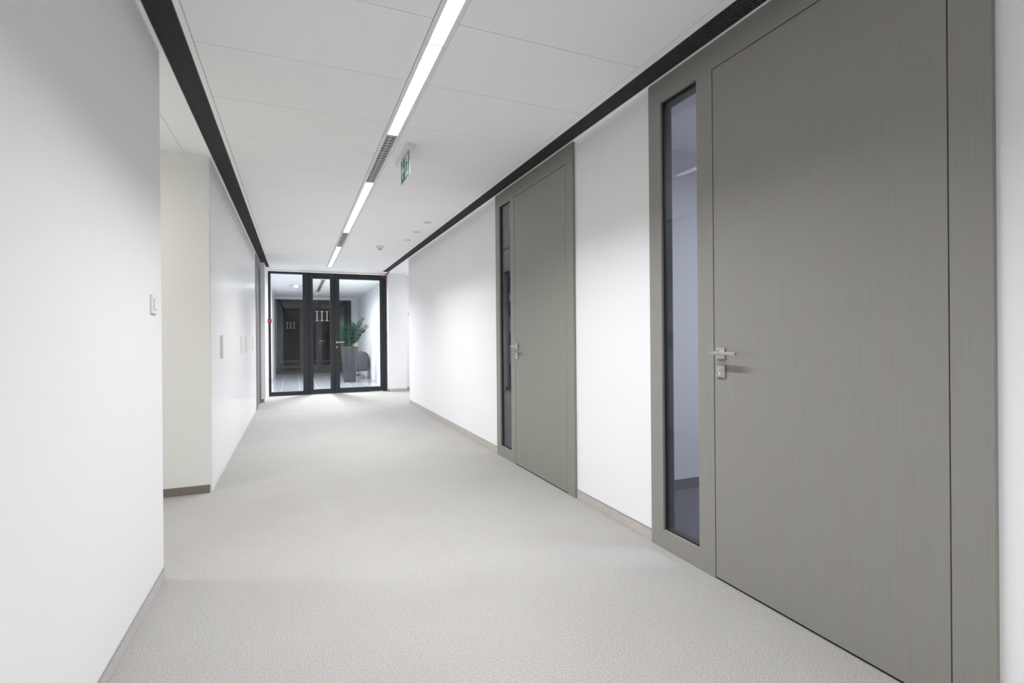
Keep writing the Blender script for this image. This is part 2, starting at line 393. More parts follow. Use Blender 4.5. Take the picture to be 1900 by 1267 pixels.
# ---- offices
struct(MB().box(WR+WT, 4.6, 3.04, 3.12, 0, H).build('wall_office', 'wall'), 'office partition seen through the near side window', 'wall')
struct(MB().box(1.95, 4.6, 3.028, 3.042, 0.001, SK+0.01).build('baseboard_office', 'office_carpet'), 'dark carpet skirting of the near office', 'skirting board')
struct(MB().box(1.886, 2.06, -1.0, 3.04, 2.44, H).build('trim_4', 'wall'), 'lowered soffit inside the near office', 'soffit')
struct(MB().box(WR+WT, 4.6, -1.1, -1.0, 0, H).build('wall_office_near', 'wall'), 'near end wall of the office', 'wall')
# ---- lobby walls
struct(MB().box(-3.2, -0.60, 15.7, 15.8, 0, H).box(-0.70, -0.60, 15.8, 21.5, 0, H).build('wall_lobby_left', 'wall'), 'white lobby wall left of the second glass door', 'wall')
struct(MB().box(-3.3, -3.2, 11.3, 15.8, 0, H).box(-3.2, -0.80, 11.3, 11.386, 0, H).build('wall_lobby_side', 'wall'), 'outer lobby wall on the left', 'wall')
struct(MB().box(1.98, 2.08, 11.46, 18.45, 0, H).build('wall_lobby_right', 'wall'), 'bright white lobby wall behind the armchair', 'wall')
struct(MB().box(-0.60, 1.98, 18.30, 18.40, 2.446, H).box(1.77, 1.98, 18.30, 18.40, 0, 2.446).build('wall_lobby_back', 'wall'), 'white lobby wall above the second glass door', 'wall')
struct(MB().box(-0.7, 2.1, 20.4, 20.5, 0, H).box(1.98, 2.08, 18.45, 20.4, 0, H).build('wall_dark_end', 'void_wall'), 'wall beyond the second glass door, coloured near black for an unlit space', 'wall')
struct(MB().box(-0.70, -0.604, 15.692, 15.702, 0.001, 0.05).build('baseboard_lobby', 'skirt_pale'), 'grey skirting at the foot of the left lobby wall', 'skirting board')

struct(MB().prism([(19.30, 0), (19.30, 0.129), (19.705, 0.129), (19.705, 0.269), (20.40, 0.269), (20.40, 0)], 'x', -0.60, 1.98).build('reflection_strip_base', 'void_wall'),  # added dark block that only carries the pale strips
       'dark base added under the pale strips beyond the second glass door', 'strip base')
struct(MB().box(-0.60, 1.98, 19.28, 19.70, 0.13, 0.19).build('floor_reflection_low', 'white_plastic'), 'lower pale strip standing in for the floor reflected in the second glass door', 'reflection strip')  # pale strips stand in for the corridor floor mirrored in the glass
struct(MB().box(-0.60, 1.98, 19.68, 20.40, 0.27, 0.35).build('floor_reflection_high', 'white_plastic'), 'upper pale strip standing in for the floor reflected in the second glass door', 'reflection strip')

# ================================================================== WOODEN DOOR SETS
XF = 1.821
def door_set(name, label, dy, wood_m, leaf_label):
    """dy: shift along the corridor from the near door"""
    y = lambda v: v+dy
    root = thing(name, label, 'door', (XF, y(1.56), 0), kind='structure')
    X1 = 1.885
    f = MB()
    f.box(XF, X1, y(0.798), y(0.903), 0, 2.53)            # right post
    f.box(XF, X1, y(0.903), y(2.319), 2.407, 2.53)        # head
    f.box(XF, X1, y(1.850), y(1.952), 0, 2.407)           # mullion
    f.box(XF, X1, y(2.220), y(2.319), 0, 2.407)           # left post
    f.box(XF, X1, y(1.952), y(2.220), 0, 0.102)           # sill
    bmesh.ops.remove_doubles(f.bm, verts=f.bm.verts, dist=1e-5)
    fo = f.build('frame', wood_m, root)
    MB().box(X1, 1.94, y(0.80), y(0.903), 0, 2.53).box(X1, 1.94, y(2.27), y(2.317), 0, 2.53).box(X1, 1.94, y(1.85), y(1.952), 0, 2.53)\
        .box(X1, 1.94, y(0.903), y(1.85), 2.407, 2.53).build('inner_lining', 'dark_grey', root)
    gp = 0.0042
    leaf = MB().box(XF+0.0005, XF+0.045, y(0.903)+gp, y(1.850)-gp, 0.010, 2.407-gp).build('door_leaf', wood_m, root, bevel=0.0015)
    MB().box(XF+0.020, XF+0.06, y(0.903)-0.0005, y(0.903)+gp, 0, 2.407).box(XF+0.020, XF+0.06, y(1.850)-gp, y(1.850)+0.0005, 0, 2.407)\
        .box(XF+0.020, XF+0.06, y(0.903), y(1.850), 2.407-gp, 2.4075).box(XF+0.012, XF+0.04, y(0.906), y(1.847), 0.0, 0.009).build('seal', 'rubber', root)
    # side window
    A, B, Z0, Z1 = y(1.952), y(2.220), 0.102, 2.407
    MB().box(1.840, 1.846, A+0.004, B-0.004, Z0+0.004, Z1-0.004).build('window_pane', 'glass_dim', root)
    q = MB()
    t = 0.007
    q.box(1.836, 1.840, A, A+t, Z0, Z1).box(1.836, 1.840, B-t, B, Z0, Z1).box(1.836, 1.840, A+t, B-t, Z0, Z0+t).box(1.836, 1.840, A+t, B-t, Z1-t, Z1)
    q.build('glazing_gasket', 'rubber', root)
    q = MB(); t = 0.003
    q.box(1.8465, 1.886, A, A+t, Z0, Z1).box(1.8465, 1.886, B-t, B, Z0, Z1).box(1.8465, 1.886, A+t, B-t, Z0, Z0+t).box(1.8465, 1.886, A+t, B-t, Z1-t-0.02, Z1)
    q.build('reveal_shade_liner', 'reveal_shade', root)  # thin dark liner over the reveal, its shade put into the colour
    # handle set on the leaf
    yc = y(1.802)
    hs = MB().box(XF-0.009, XF+0.0005, yc-0.026, yc+0.026, 1.040, 1.092).build('handle_rosette', 'steel', leaf, bevel=0.0012)
    hs['label'] = 'square brushed steel rosette'
    lv = MB().tube([(XF-0.008, yc, 1.068), (XF-0.045, yc, 1.068)], 0.0095, 20)
    lv.prism([(XF-0.064, yc+0.012), (XF-0.042, yc+0.012), (XF-0.047, yc-0.03), (XF-0.050, yc-0.135), (XF-0.062, yc-0.135)], 'z', 1.0615, 1.0745)
    lo = lv.build('lever_handle', 'steel', leaf, bevel=0.0015, smooth=False); lo['label'] = 'brushed steel lever'
    key = MB().box(XF-0.009, XF+0.0005, yc-0.026, yc+0.026, 0.955, 1.009).build('key_escutcheon', 'steel', leaf, bevel=0.0012)
    key['label'] = 'square brushed steel key plate'
    kc = MB().cyl((yc, 0.991), 0.0085, 'x', XF-0.013, XF-0.008, 20).box(XF-0.013, XF-0.008, yc-0.005, yc+0.005, 0.966, 0.987).build('lock_cylinder', 'alu', leaf, bevel=0.0006)
    MB().box(XF-0.0136, XF-0.0128, yc-0.0012, yc+0.0012, 0.984, 0.996).build('keyhole', 'rubber', leaf)
    return root
door_set('door_1', 'near olive grey wooden door set with a tall side window and lever handle', 0.0, 'wood1', '')
door_set('door_2', 'farther sage grey wooden door set between two stretches of white wall', 2.369, 'wood2', '')

# ================================================================== WARDROBE (built in cabinets)
def wardrobe():
    root = thing('built_in_wardrobe', 'white glossy built-in wardrobe run along the left side of the corridor', 'wardrobe', (-0.585, 6.8, 0))
    y0, y1 = 4.50, 9.13
    MB().box(-1.15, -0.607, y0, y1, 0.0, H-0.015).build('carcass', 'gloss_white', root)
    MB().box(-0.607, -0.586, 4.430, 4.545, 0.0, H-0.006).build('end_panel', 'gloss_white', root, bevel=0.001)
    MB().box(-0.640, -0.589, y0, y1-0.02, 0.0, 0.045).build('plinth', 'white_plastic', root)
    MB().box(-0.607, -0.584, 4.545, y1-0.012, 2.408, H-0.002).build('top_filler', 'white_plastic', root)
    edges = [4.548, 5.35, 6.215, 7.08, 7.945, 8.82, y1-0.012]
    hy = [5.04, 5.62, 6.78, 7.38, 8.62, None]
    for i, (a, b) in enumerate(zip(edges, edges[1:])):
        d = MB().box(-0.609, -0.589, a+0.0012, b-0.0012, 0.048, 2.402).build('door', 'gloss_white', root, bevel=0.0008)
        if hy[i] and i != 1:
            c = hy[i]
            hb = MB().box(-0.5892, -0.586, c-0.085, c+0.085, 0.985, 1.185).build('handle', 'handle_grey' if i == 0 else 'handle_pale', d, bevel=0.001)
            hb['label'] = 'flat satin metal pull plate'
    MB().box(-0.607, -0.583, y1-0.010, y1+0.012, 0.0, H-0.004).build('far_end_panel', 'gloss_white', root)
wardrobe()

# far grey door on the left
def side_door():
    root = thing('door_4', 'far grey side door past the end of the white wardrobe', 'door', (-0.585, 9.7, 0), kind='structure')
    y0, y1 = 9.16, 10.29
    MB().box(-0.62, -0.575, y0, y0+0.10, 0, H-0.01).box(-0.62, -0.575, y1-0.10, y1, 0, H-0.01).box(-0.62, -0.575, y0+0.10, y1-0.10, 2.40, H-0.01).build('frame', 'door_grey', root)
    MB().box(-0.63, -0.592, y0+0.103, y1-0.103, 0.008, 2.397).build('door_leaf', 'door_dark', root)
side_door()

# ================================================================== GLAZED PARTITION
def ring(mb, x0, x1, z0, z1, l, r, b, t, y0, y1):
    mb.box(x0, x0+l, y0, y1, z0, z1).box(x1-r, x1, y0, y1, z0, z1).box(x0+l, x1-r, y0, y1, z0, z0+b).box(x0+l, x1-r, y0, y1, z1-t, z1)
    return mb
def serif_I(mb, x, z0, h, w, y0, y1):
    st = w*0.25; sv = h*0.035
    mb.prism([(x-w/2, z0), (x+w/2, z0), (x+w/2, z0+sv), (x+st/2+0.006, z0+sv*1.6), (x+st/2, z0+sv*3), (x+st/2, z0+h-sv*3), (x+st/2+0.006, z0+h-sv*1.6),
              (x+w/2, z0+h-sv), (x+w/2, z0+h), (x-w/2, z0+h), (x-w/2, z0+h-sv), (x-st/2-0.006, z0+h-sv*1.6), (x-st/2, z0+h-sv*3),
              (x-st/2, z0+sv*3), (x-st/2-0.006, z0+sv*1.6), (x-w/2, z0+sv)], 'y', y0, y1)
def lever_set(parent, x, y, side=1):
    r = MB().cyl((x, 1.068), 0.024, 'y', y-0.009, y, 24).build('handle_rosette', 'steel', parent, bevel=0.001)
    l = MB().tube([(x, y-0.006, 1.068), (x, y-0.05, 1.068), (x+0.012*side, y-0.057, 1.068), (x+0.14*side, y-0.057, 1.068)], 0.0095, 12).build('lever_handle', 'steel', parent, smooth=True)
    c = MB().cyl((x, 0.975), 0.015, 'y', y-0.008, y, 20).box(x-0.012, x+0.012, y-0.008, y, 0.943, 0.97).build('lock_cylinder', 'steel', parent, bevel=0.001)
    for o in (r, l, c): o['label'] = 'bright steel fitting'
def glazed():
    root = thing('door_3', 'black framed glass double door closing the end of the corridor', 'door', (0.66, YG, 0), kind='structure')
    y0, y1 = YG-0.03, YG+0.03
    x0, x1, zt = -0.497, 1.826, 2.512
    f = MB()
    f.box(x0, x0+0.047, y0, y1, 0, zt).box(1.764, x1, y0, y1, 0, zt)
    f.box(x0+0.047, 0.142, y0, y1, 2.466, zt).box(x0+0.047, 0.142, y0, y1, 0, 0.080)
    f.box(0.142, 0.255, y0, y1, 0, zt).box(0.255, 1.764, y0, y1, 2.482, zt)
    f.build('frame', 'black', root, bevel=0.002)
    for xs in (0.2575, 0.7575, 1.7615): MB().box(xs-0.006, xs+0.006, y1, y1+0.004, 0.0, 2.49).build('door_seal', 'rubber', root)
    MB().box(x0+0.04, 0.15, YG-0.004, YG+0.004, 0.075, 2.47).build('fixed_pane', 'glass', root)
    d1 = ring(MB(), 0.260, 0.755, 0.008, 2.478, 0.079, 0.083, 0.094, 0.088, y0-0.006, y1).build('door_leaf', 'black', root, bevel=0.002)
    MB().box(0.335, 0.676, YG-0.004, YG+0.004, 0.10, 2.395).build('glass_pane', 'glass', d1)
    t = MB()
    for k in range(3): serif_I(t, 0.415+0.098*k, 1.515, 0.205, 0.074, YG-0.007, YG-0.0045)
    lt = t.build('lettering', 'letters', d1); lt['label'] = 'pale roman numeral three on the glass'
    d2 = ring(MB(), 0.760, 1.759, 0.008, 2.478, 0.098, 0.068, 0.098, 0.080, y0-0.006, y1).build('door_leaf', 'black', root, bevel=0.002)
    MB().box(0.855, 1.694, YG-0.004, YG+0.004, 0.10, 2.40).build('glass_pane', 'glass', d2)
    lever_set(d2, 0.802, y0-0.006)
    return root
glazed()
def glazed_far():
    Y2 = 18.32
    root = thing('door_5', 'second dark glass door screen at the back of the lobby', 'door', (0.6, Y2, 0), kind='structure')
    y0, y1 = Y2-0.03, Y2+0.03
    f = MB()
    x0, x1, zt = -0.598, 1.768, 2.444
    f.box(x0, x0+0.02, y0, y1, 0, zt).box(x1-0.14, x1, y0, y1, 0, zt).box(x0+0.02, x1-0.14, y0, y1, zt-0.05, zt)
    f.box(0.128, 0.30, y0, y1, 0, zt-0.05).box(x0+0.02, 0.128, y0, y1, 0, 0.09).box(0.30, x1-0.14, y0, y1, 0, 0.02)
    f.box(-0.56, -0.44, y0-0.03, y1, 0.0, zt-0.05)
    f.build('frame', 'black', root, bevel=0.002)
    MB().box(-0.45, 0.14, Y2-0.004, Y2+0.004, 0.08, zt-0.045).build('fixed_pane', 'glass_dark', root)
    d1 = ring(MB(), 0.305, 0.70, 0.02, zt-0.052, 0.07, 0.07, 0.25, 0.07, y0, y1).build('door_leaf', 'black', root)
    MB().box(0.37, 0.635, Y2-0.004, Y2+0.004, 0.25, zt-0.11).build('glass_pane', 'glass_dark', d1)
    d2 = ring(MB(), 0.705, x1-0.145, 0.02, zt-0.052, 0.12, 0.06, 0.25, 0.07, y0, y1).build('door_leaf', 'black', root)
    MB().box(0.82, x1-0.20, Y2-0.004, Y2+0.004, 0.25, zt-0.11).build('glass_pane', 'glass_dark', d2)
    t = MB()
    for k in range(3): serif_I(t, -0.245+0.105*k, 1.49, 0.21, 0.078, Y2-0.007, Y2-0.0045)
    lt = t.build('lettering', 'letters2', root); lt['label'] = 'dim roman numeral three on the dark glass'
    lever_set(d2, 0.76, y0)
    return root
glazed_far()

# ================================================================== CEILING GRILLES
def grille(xa, xb, ya, yb, label):
    root = thing('ceiling_grille', label, 'ceiling grille', ((xa+xb)/2, ya, H))
    L = 0.77
    b = MB().box(-(xb-xa)/2+0.001, (xb-xa)/2-0.001, 0, 1, 0.05, 0.052)
    n = int(L/0.0115)
    m = MB(); hw = (xb-xa)/2-0.001
    for k in range(n):
        yy = (k+0.5)*L/n
        m.box(-hw, hw, yy-0.0014, yy+0.0014, 0.001, 0.010)
    m.box(-hw, -hw+0.003, 0.001, L-0.001, -0.0005, 0.014).box(hw-0.003, hw, 0.001, L-0.001, -0.0005, 0.014)
    m.box(-hw, hw, 0.0, 0.0025, -0.0008, 0.014)
    for k in range(1, 8):
        xx = -hw+2*hw*k/8
        m.box(xx-0.0012, xx+0.0012, 0.0, L, 0.003, 0.008)
    me = bpy.data.meshes.new('grille_panel'); bmesh.ops.recalc_face_normals(m.bm, faces=m.bm.faces); m.bm.to_mesh(me); m.bm.free(); me.materials.append(MT['grille'])
    y = ya
    while y < yb-0.2:
        o = bpy.data.objects.new('grille_panel', me); COL.objects.link(o); o.parent = root; o.location = (0, y-ya, 0)
        if y+L > yb: o.scale = (1, (yb-y)/L, 1)
        y += L
    for v in b.bm.verts: v.co.y = v.co.y*(yb-ya)
    b.bm.verts.ensure_lookup_table()
    b.box(-(xb-xa)/2-0.001, -(xb-xa)/2+0.001, 0, yb-ya, 0.0, 0.052).box((xb-xa)/2-0.001, (xb-xa)/2+0.001, 0, yb-ya, 0.0, 0.052)
    b.box(-hw, hw, yb-ya-0.002, yb-ya, 0.0, 0.052)
    me2 = bpy.data.meshes.new('plenum'); b.bm.to_mesh(me2); b.bm.free(); me2.materials.append(MT['void'])
    o = bpy.data.objects.new('backing', me2); COL.objects.link(o); o.parent = root
grille(VLo+0.001, VLi-0.001, 0.0, 10.272, 'long dark slatted ceiling grille above the left wall and wardrobe')
grille(VRi+0.001, VRo-0.001, 0.0, 10.865, 'long dark slatted ceiling grille above the two wooden doors')
# the narrow tail of the left grille past the pier
def tail():
    xa, xb = VLo+0.065, VLi-0.001
    root = thing('ceiling_grille', 'short narrow dark grille end beside the pier left of the glass doors', 'ceiling grille', ((xa+xb)/2, 10.276, H))
    m = MB()
    n = 50
    for k in range(n):
        yy = 10.278+(k+0.5)*0.59/n
        m.box(xa, xb, yy-0.0014, yy+0.0014, H+0.001, H+0.010)
    m.box(xa, xb, 10.865, 10.869, H-0.0005, H+0.012)
    m.build('grille_panel', 'grille', root)
    MB().box(xa, xb, 10.276, 10.872, H+0.05, H+0.052).box(xa-0.002, xa, 10.276, 10.872, H, H+0.05).box(xb, xb+0.001, 10.276, 10.872, H, H+0.05).build('backing', 'void', root)
tail()

# ================================================================== LINEAR LIGHTS
def lamp_module(a, b, lit, label, blade='blade'):
    L = b-a
    root = thing('linear_ceiling_light', label, 'ceiling light', (0.62, (a+b)/2, H))
    hs = MB()
    xi0, xi1 = 0.587, 0.6545
    hs.box(LX0, xi0, a, b, H-0.002, H+0.001).box(xi1, LX1, a, b, H-0.002, H+0.001)
    hs.box(xi0-0.0015, xi0, a, b, H, H+0.075).box(xi1, xi1+0.0015, a, b, H, H+0.075).box(xi0-0.0015, xi1+0.0015, a, b, H+0.075, H+0.077)
    hs.box(xi0, xi1, a, a+0.0015, H+0.002, H+0.075).box(xi0, xi1, b-0.0015, b, H+0.002, H+0.075)
    hs.build('housing', 'white_plastic', root)
    MB().box(xi0+0.004, xi1-0.004, a+0.0015, b-0.0015, H+0.022, H+0.025).build('diffuser', 'diffuser' if lit else 'diffuser_off', root)
    lv = MB(); n = int(L/(0.036 if lit else 0.052)); hb = 0.021 if lit else 0.0095
    for k in range(n):
        yy = a+(k+0.5)*L/n
        lv.prism([(yy-0.0008, H+0.002), (yy+0.0008, H+0.002), (yy+0.002, H+hb), (yy-0.002, H+hb)], 'x', xi0+0.001, xi1-0.001)
    xm = (xi0+xi1)/2
    lv.prism([(xm-0.0012, H+0.003), (xm+0.0012, H+0.003), (xm+0.003, H+0.021), (xm-0.003, H+0.021)], 'y', a+0.002, b-0.002)
    lv.build('louvre', 'white_plastic' if lit else blade, root)
    return root
lab = {0: 'lit linear lamp out of view behind the camera, farther one', 1: 'lit linear lamp above and behind the camera',
       2: 'nearest glowing linear ceiling lamp at the top edge of the picture', 3: 'glowing linear ceiling lamp just before the first dark louvre section',
       4: 'glowing linear ceiling lamp just past the exit sign and first dark section', 5: 'glowing linear ceiling lamp just before the second dark section',
       6: 'glowing linear ceiling lamp right after the second dark section', 7: 'farthest glowing linear ceiling lamp, nearest the glass doors'}
for i, (a, b) in enumerate(LIT): lamp_module(a, b, True, lab[i])
lamp_module(*UNLIT[0], False, 'unlit grey louvred lamp section beside the hanging exit sign')
lamp_module(*UNLIT[1], False, 'unlit grey louvred lamp section left of the smoke detector', 'louvre')
lamp_module(11.59, 12.74, True, 'lit linear lamp in the lobby just behind the glass doors')
lamp_module(12.78, 16.30, False, 'unlit grey louvred lamp strip on the lobby ceiling', 'dark_grey')
def passage_lamp():
    root = thing('linear_ceiling_light', 'ceiling lamp in the side passage right of the glass doors', 'ceiling light', (3.4, 10, H))
    MB().box(2.84, 3.96, 9.95, 10.05, H-0.003, H).build('housing', 'white_plastic', root)
passage_lamp()
def added_lamp(x, y, s, label):  # housings for the lamps added to raise light levels
    root = thing('added_ceiling_light', label, 'ceiling light', (x, y, H))
    MB().box(x-s/2, x+s/2, y-s/2, y+s/2, H-0.011, H).build('housing', 'white_plastic', root, bevel=0.003)
added_lamp(0.10, 14.4, 0.44, 'flat ceiling lamp added to brighten the lobby'); added_lamp(-1.9, 3.5, 0.34, 'unseen flat ceiling lamp added to light the left recess')
added_lamp(3.3, 1.4, 0.54, 'unseen flat ceiling lamp added to brighten the near office'); added_lamp(0.7, 19.6, 0.34, 'flat ceiling lamp added to light the pale strips behind the second glass door'); added_lamp(3.3, 4.6, 0.54, 'unseen flat ceiling lamp added to brighten the far office')

# ================================================================== EXIT SIGN
def exit_sign():
    root = thing('exit_sign', 'green emergency exit sign with arrow and running figure hanging from the ceiling', 'exit sign', (0.76, 3.8, H))
    MB().box(0.735, 0.789, 3.625, 4.06, 2.494, H).build('housing', 'white_plastic', root, bevel=0.004, segs=3)
    MB().box(0.757, 0.7605, 3.622, 3.935, 2.316, 2.496).build('panel', mat('edge_acrylic', (0.62, 0.75, 0.70), 0.2), root)
    x = 0.757
    g_ = MB().box(x-0.0012, x, 3.632, 3.93, 2.323, 2.488).build('green_face', 'green', root)
    # in view +Y runs to the LEFT of the sign; arrow on the far (left) half pointing left
    ya, za = 3.865, 2.405
    p = MB()
    pts = [(0.045, 0.0), (0.0, 0.052), (-0.022, 0.052), (0.006, 0.014), (-0.05, 0.014), (-0.05, -0.014), (0.006, -0.014), (-0.022, -0.052), (0.0, -0.052)]
    p.prism([(ya+u*1.05, za+v*1.25) for u, v in pts], 'x', x-0.0020, x-0.0011)
    a_ = p.build('arrow', 'sign_white', root); a_['label'] = 'white arrow pointing left'
    d = MB().box(x-0.0020, x-0.0011, 3.665, 3.775, 2.33, 2.478).build('doorway_symbol', 'sign_white', root)
    m = MB(); yc, zc = 3.722, 2.405; X0, X1 = x-0.0028, x-0.0019
    m.cyl((yc+0.012, zc+0.052), 0.0105, 'x', X0, X1, 16)
    m.prism([(yc+0.012, zc+0.038), (yc-0.008, zc+0.034), (yc-0.016, zc-0.006), (yc+0.004, zc-0.008)], 'x', X0, X1)
    m.prism([(yc+0.008, zc+0.036), (yc+0.034, zc+0.022), (yc+0.038, zc+0.004), (yc+0.030, zc+0.004), (yc+0.026, zc+0.016), (yc+0.006, zc+0.022)], 'x', X0, X1)
    m.prism([(yc-0.006, zc+0.034), (yc-0.030, zc+0.018), (yc-0.034, zc+0.000), (yc-0.027, zc-0.001), (yc-0.022, zc+0.013), (yc-0.006, zc+0.022)], 'x', X0, X1)
    m.prism([(yc+0.004, zc-0.004), (yc+0.026, zc-0.022), (yc+0.022, zc-0.052), (yc+0.013, zc-0.052), (yc+0.015, zc-0.027), (yc-0.008, zc-0.012)], 'x', X0, X1)
    m.prism([(yc-0.014, zc-0.004), (yc-0.022, zc-0.034), (yc-0.046, zc-0.042), (yc-0.043, zc-0.051), (yc-0.014, zc-0.042), (yc-0.002, zc-0.010)], 'x', X0, X1)
    m.build('running_figure', 'green', root)
    for y_ in (3.70, 3.86): MB().box(0.754, 0.763, y_, y_+0.03, 2.484, 2.494).build('panel_clip', 'white_plastic', root)
exit_sign()

# ================================================================== CEILING DEVICES
def detector(x, y, label):
    root = thing('smoke_detector', label, 'smoke detector', (x, y, H))
    MB().lathe([(0.062, H), (0.064, H-0.010), (0.056, H-0.016)], x, y, 36).build('base', 'white_plastic', root, smooth=False)
    MB().lathe([(0.048, H-0.015), (0.048, H-0.032), (0.036, H-0.042)], x, y, 36).build('body', 'white_plastic', root)
    MB().lathe([(0.024, H-0.041), (0.022, H-0.050), (0.012, H-0.055)], x, y, 28).build('sensor_cage', 'grey_plastic', root)
detector(1.185, 7.86, 'round white smoke detector on the corridor ceiling near the glass doors')
detector(0.03, 14.45, 'round white smoke detector on the lobby ceiling behind the glass')
def disc(x, y, label):
    root = thing('ceiling_speaker', label, 'ceiling disc', (x, y, H))
    MB().lathe([(0.052, H), (0.052, H-0.004), (0.047, H-0.007)], x, y, 36).build('rim', 'white_plastic', root)
    MB().lathe([(0.044, H-0.0065), (0.040, H-0.0085), (0.02, H-0.0095)], x, y, 32).build('grille', 'louvre', root)
disc(1.47, 6.03, 'nearest of three small round ceiling discs beside the right grille')
disc(1.47, 6.63, 'middle of three small round ceiling discs beside the right grille')
disc(1.475, 7.22, 'farthest of three small round ceiling discs beside the right grille')

# ================================================================== WALL DEVICES
def light_switch():
    root = thing('light_switch', 'white rocker light switch on the near left wall', 'light switch', (WL, 2.745, 1.31))
    MB().box(WL, WL+0.010, 2.700, 2.786, 1.268, 1.354).build('cover_plate', 'white_plastic', root, bevel=0.003, segs=3)
    MB().prism([(WL+0.010, 1.286), (WL+0.0135, 1.286), (WL+0.0175, 1.337), (WL+0.010, 1.337)], 'y', 2.716, 2.770).build('rocker', 'white_plastic', root, bevel=0.001)
light_switch()
def call_point():
    x, z, y = -0.474, 1.508, YG-0.03
    root = thing('fire_call_point', 'small red fire call point on the left edge of the black door frame', 'fire call point', (x, y, z))
    MB().box(x-0.040, x+0.040, y-0.035, y, z-0.043, z+0.043).build('body', 'red', root, bevel=0.004)
    MB().box(x-0.022, x+0.022, y-0.0365, y-0.034, z-0.022, z+0.022).build('push_plate', mat('pink_plate', (0.33, 0.06, 0.09), 0.4), root)
call_point()
def siren():
    x, z, y = 1.782, 2.468, YG-0.03
    root = thing('fire_alarm_sounder', 'round red fire alarm sounder at the top right corner of the glass doors', 'fire alarm', (x, y, z))
    MB().cyl((x, z), 0.046, 'y', y, y-0.035, 32).build('base', 'red', root, bevel=0.002)
    MB().cyl((x, z), 0.046, 'y', y-0.035, y-0.075, 32, 0.034).build('horn', 'red', root, bevel=0.004)
siren()
def plate(x, y, z, dx, dy, dz, name, label, m='white_plastic', cat='wall plate'):
    root = thing(name, label, cat, (x, y, z))
    MB().box(x-dx/2, x+dx/2, y-dy/2, y+dy/2, z-dz/2, z+dz/2).build('cover', m, root, bevel=0.002)
    return root
r_ = plate(-0.502, 10.78, 1.345, 0.010, 0.085, 0.21, 'light_switch', 'double light switch on the left pier beside the glass doors', cat='light switch')
MB().box(-0.498, -0.4945, 10.745, 10.815, 1.26, 1.335).box(-0.498, -0.4945, 10.745, 10.815, 1.355, 1.43).build('rocker', 'louvre', r_)
r_ = plate(-0.502, 10.75, 0.585, 0.010, 0.085, 0.13, 'power_socket', 'socket low on the left pier beside the glass doors', cat='socket')
MB().cyl((10.75, 0.585), 0.02, 'x', -0.4975, -0.4955, 20).build('socket_well', 'louvre', r_)
r_ = plate(2.345, 11.381, 1.674, 0.07, 0.012, 0.10, 'thermostat', 'small thermostat on the side passage wall right of the pier', cat='thermostat')
MB().box(2.325, 2.365, 11.372, 11.376, 1.66, 1.70).build('display', 'grey_plastic', r_)
r_ = plate(1.974, 13.2, 1.40, 0.012, 0.08, 0.16, 'light_switch', 'pale switch on the bright lobby wall seen through the right glass leaf', cat='light switch')
MB().box(1.964, 1.968, 13.175, 13.225, 1.36, 1.44).build('rocker', 'louvre', r_)

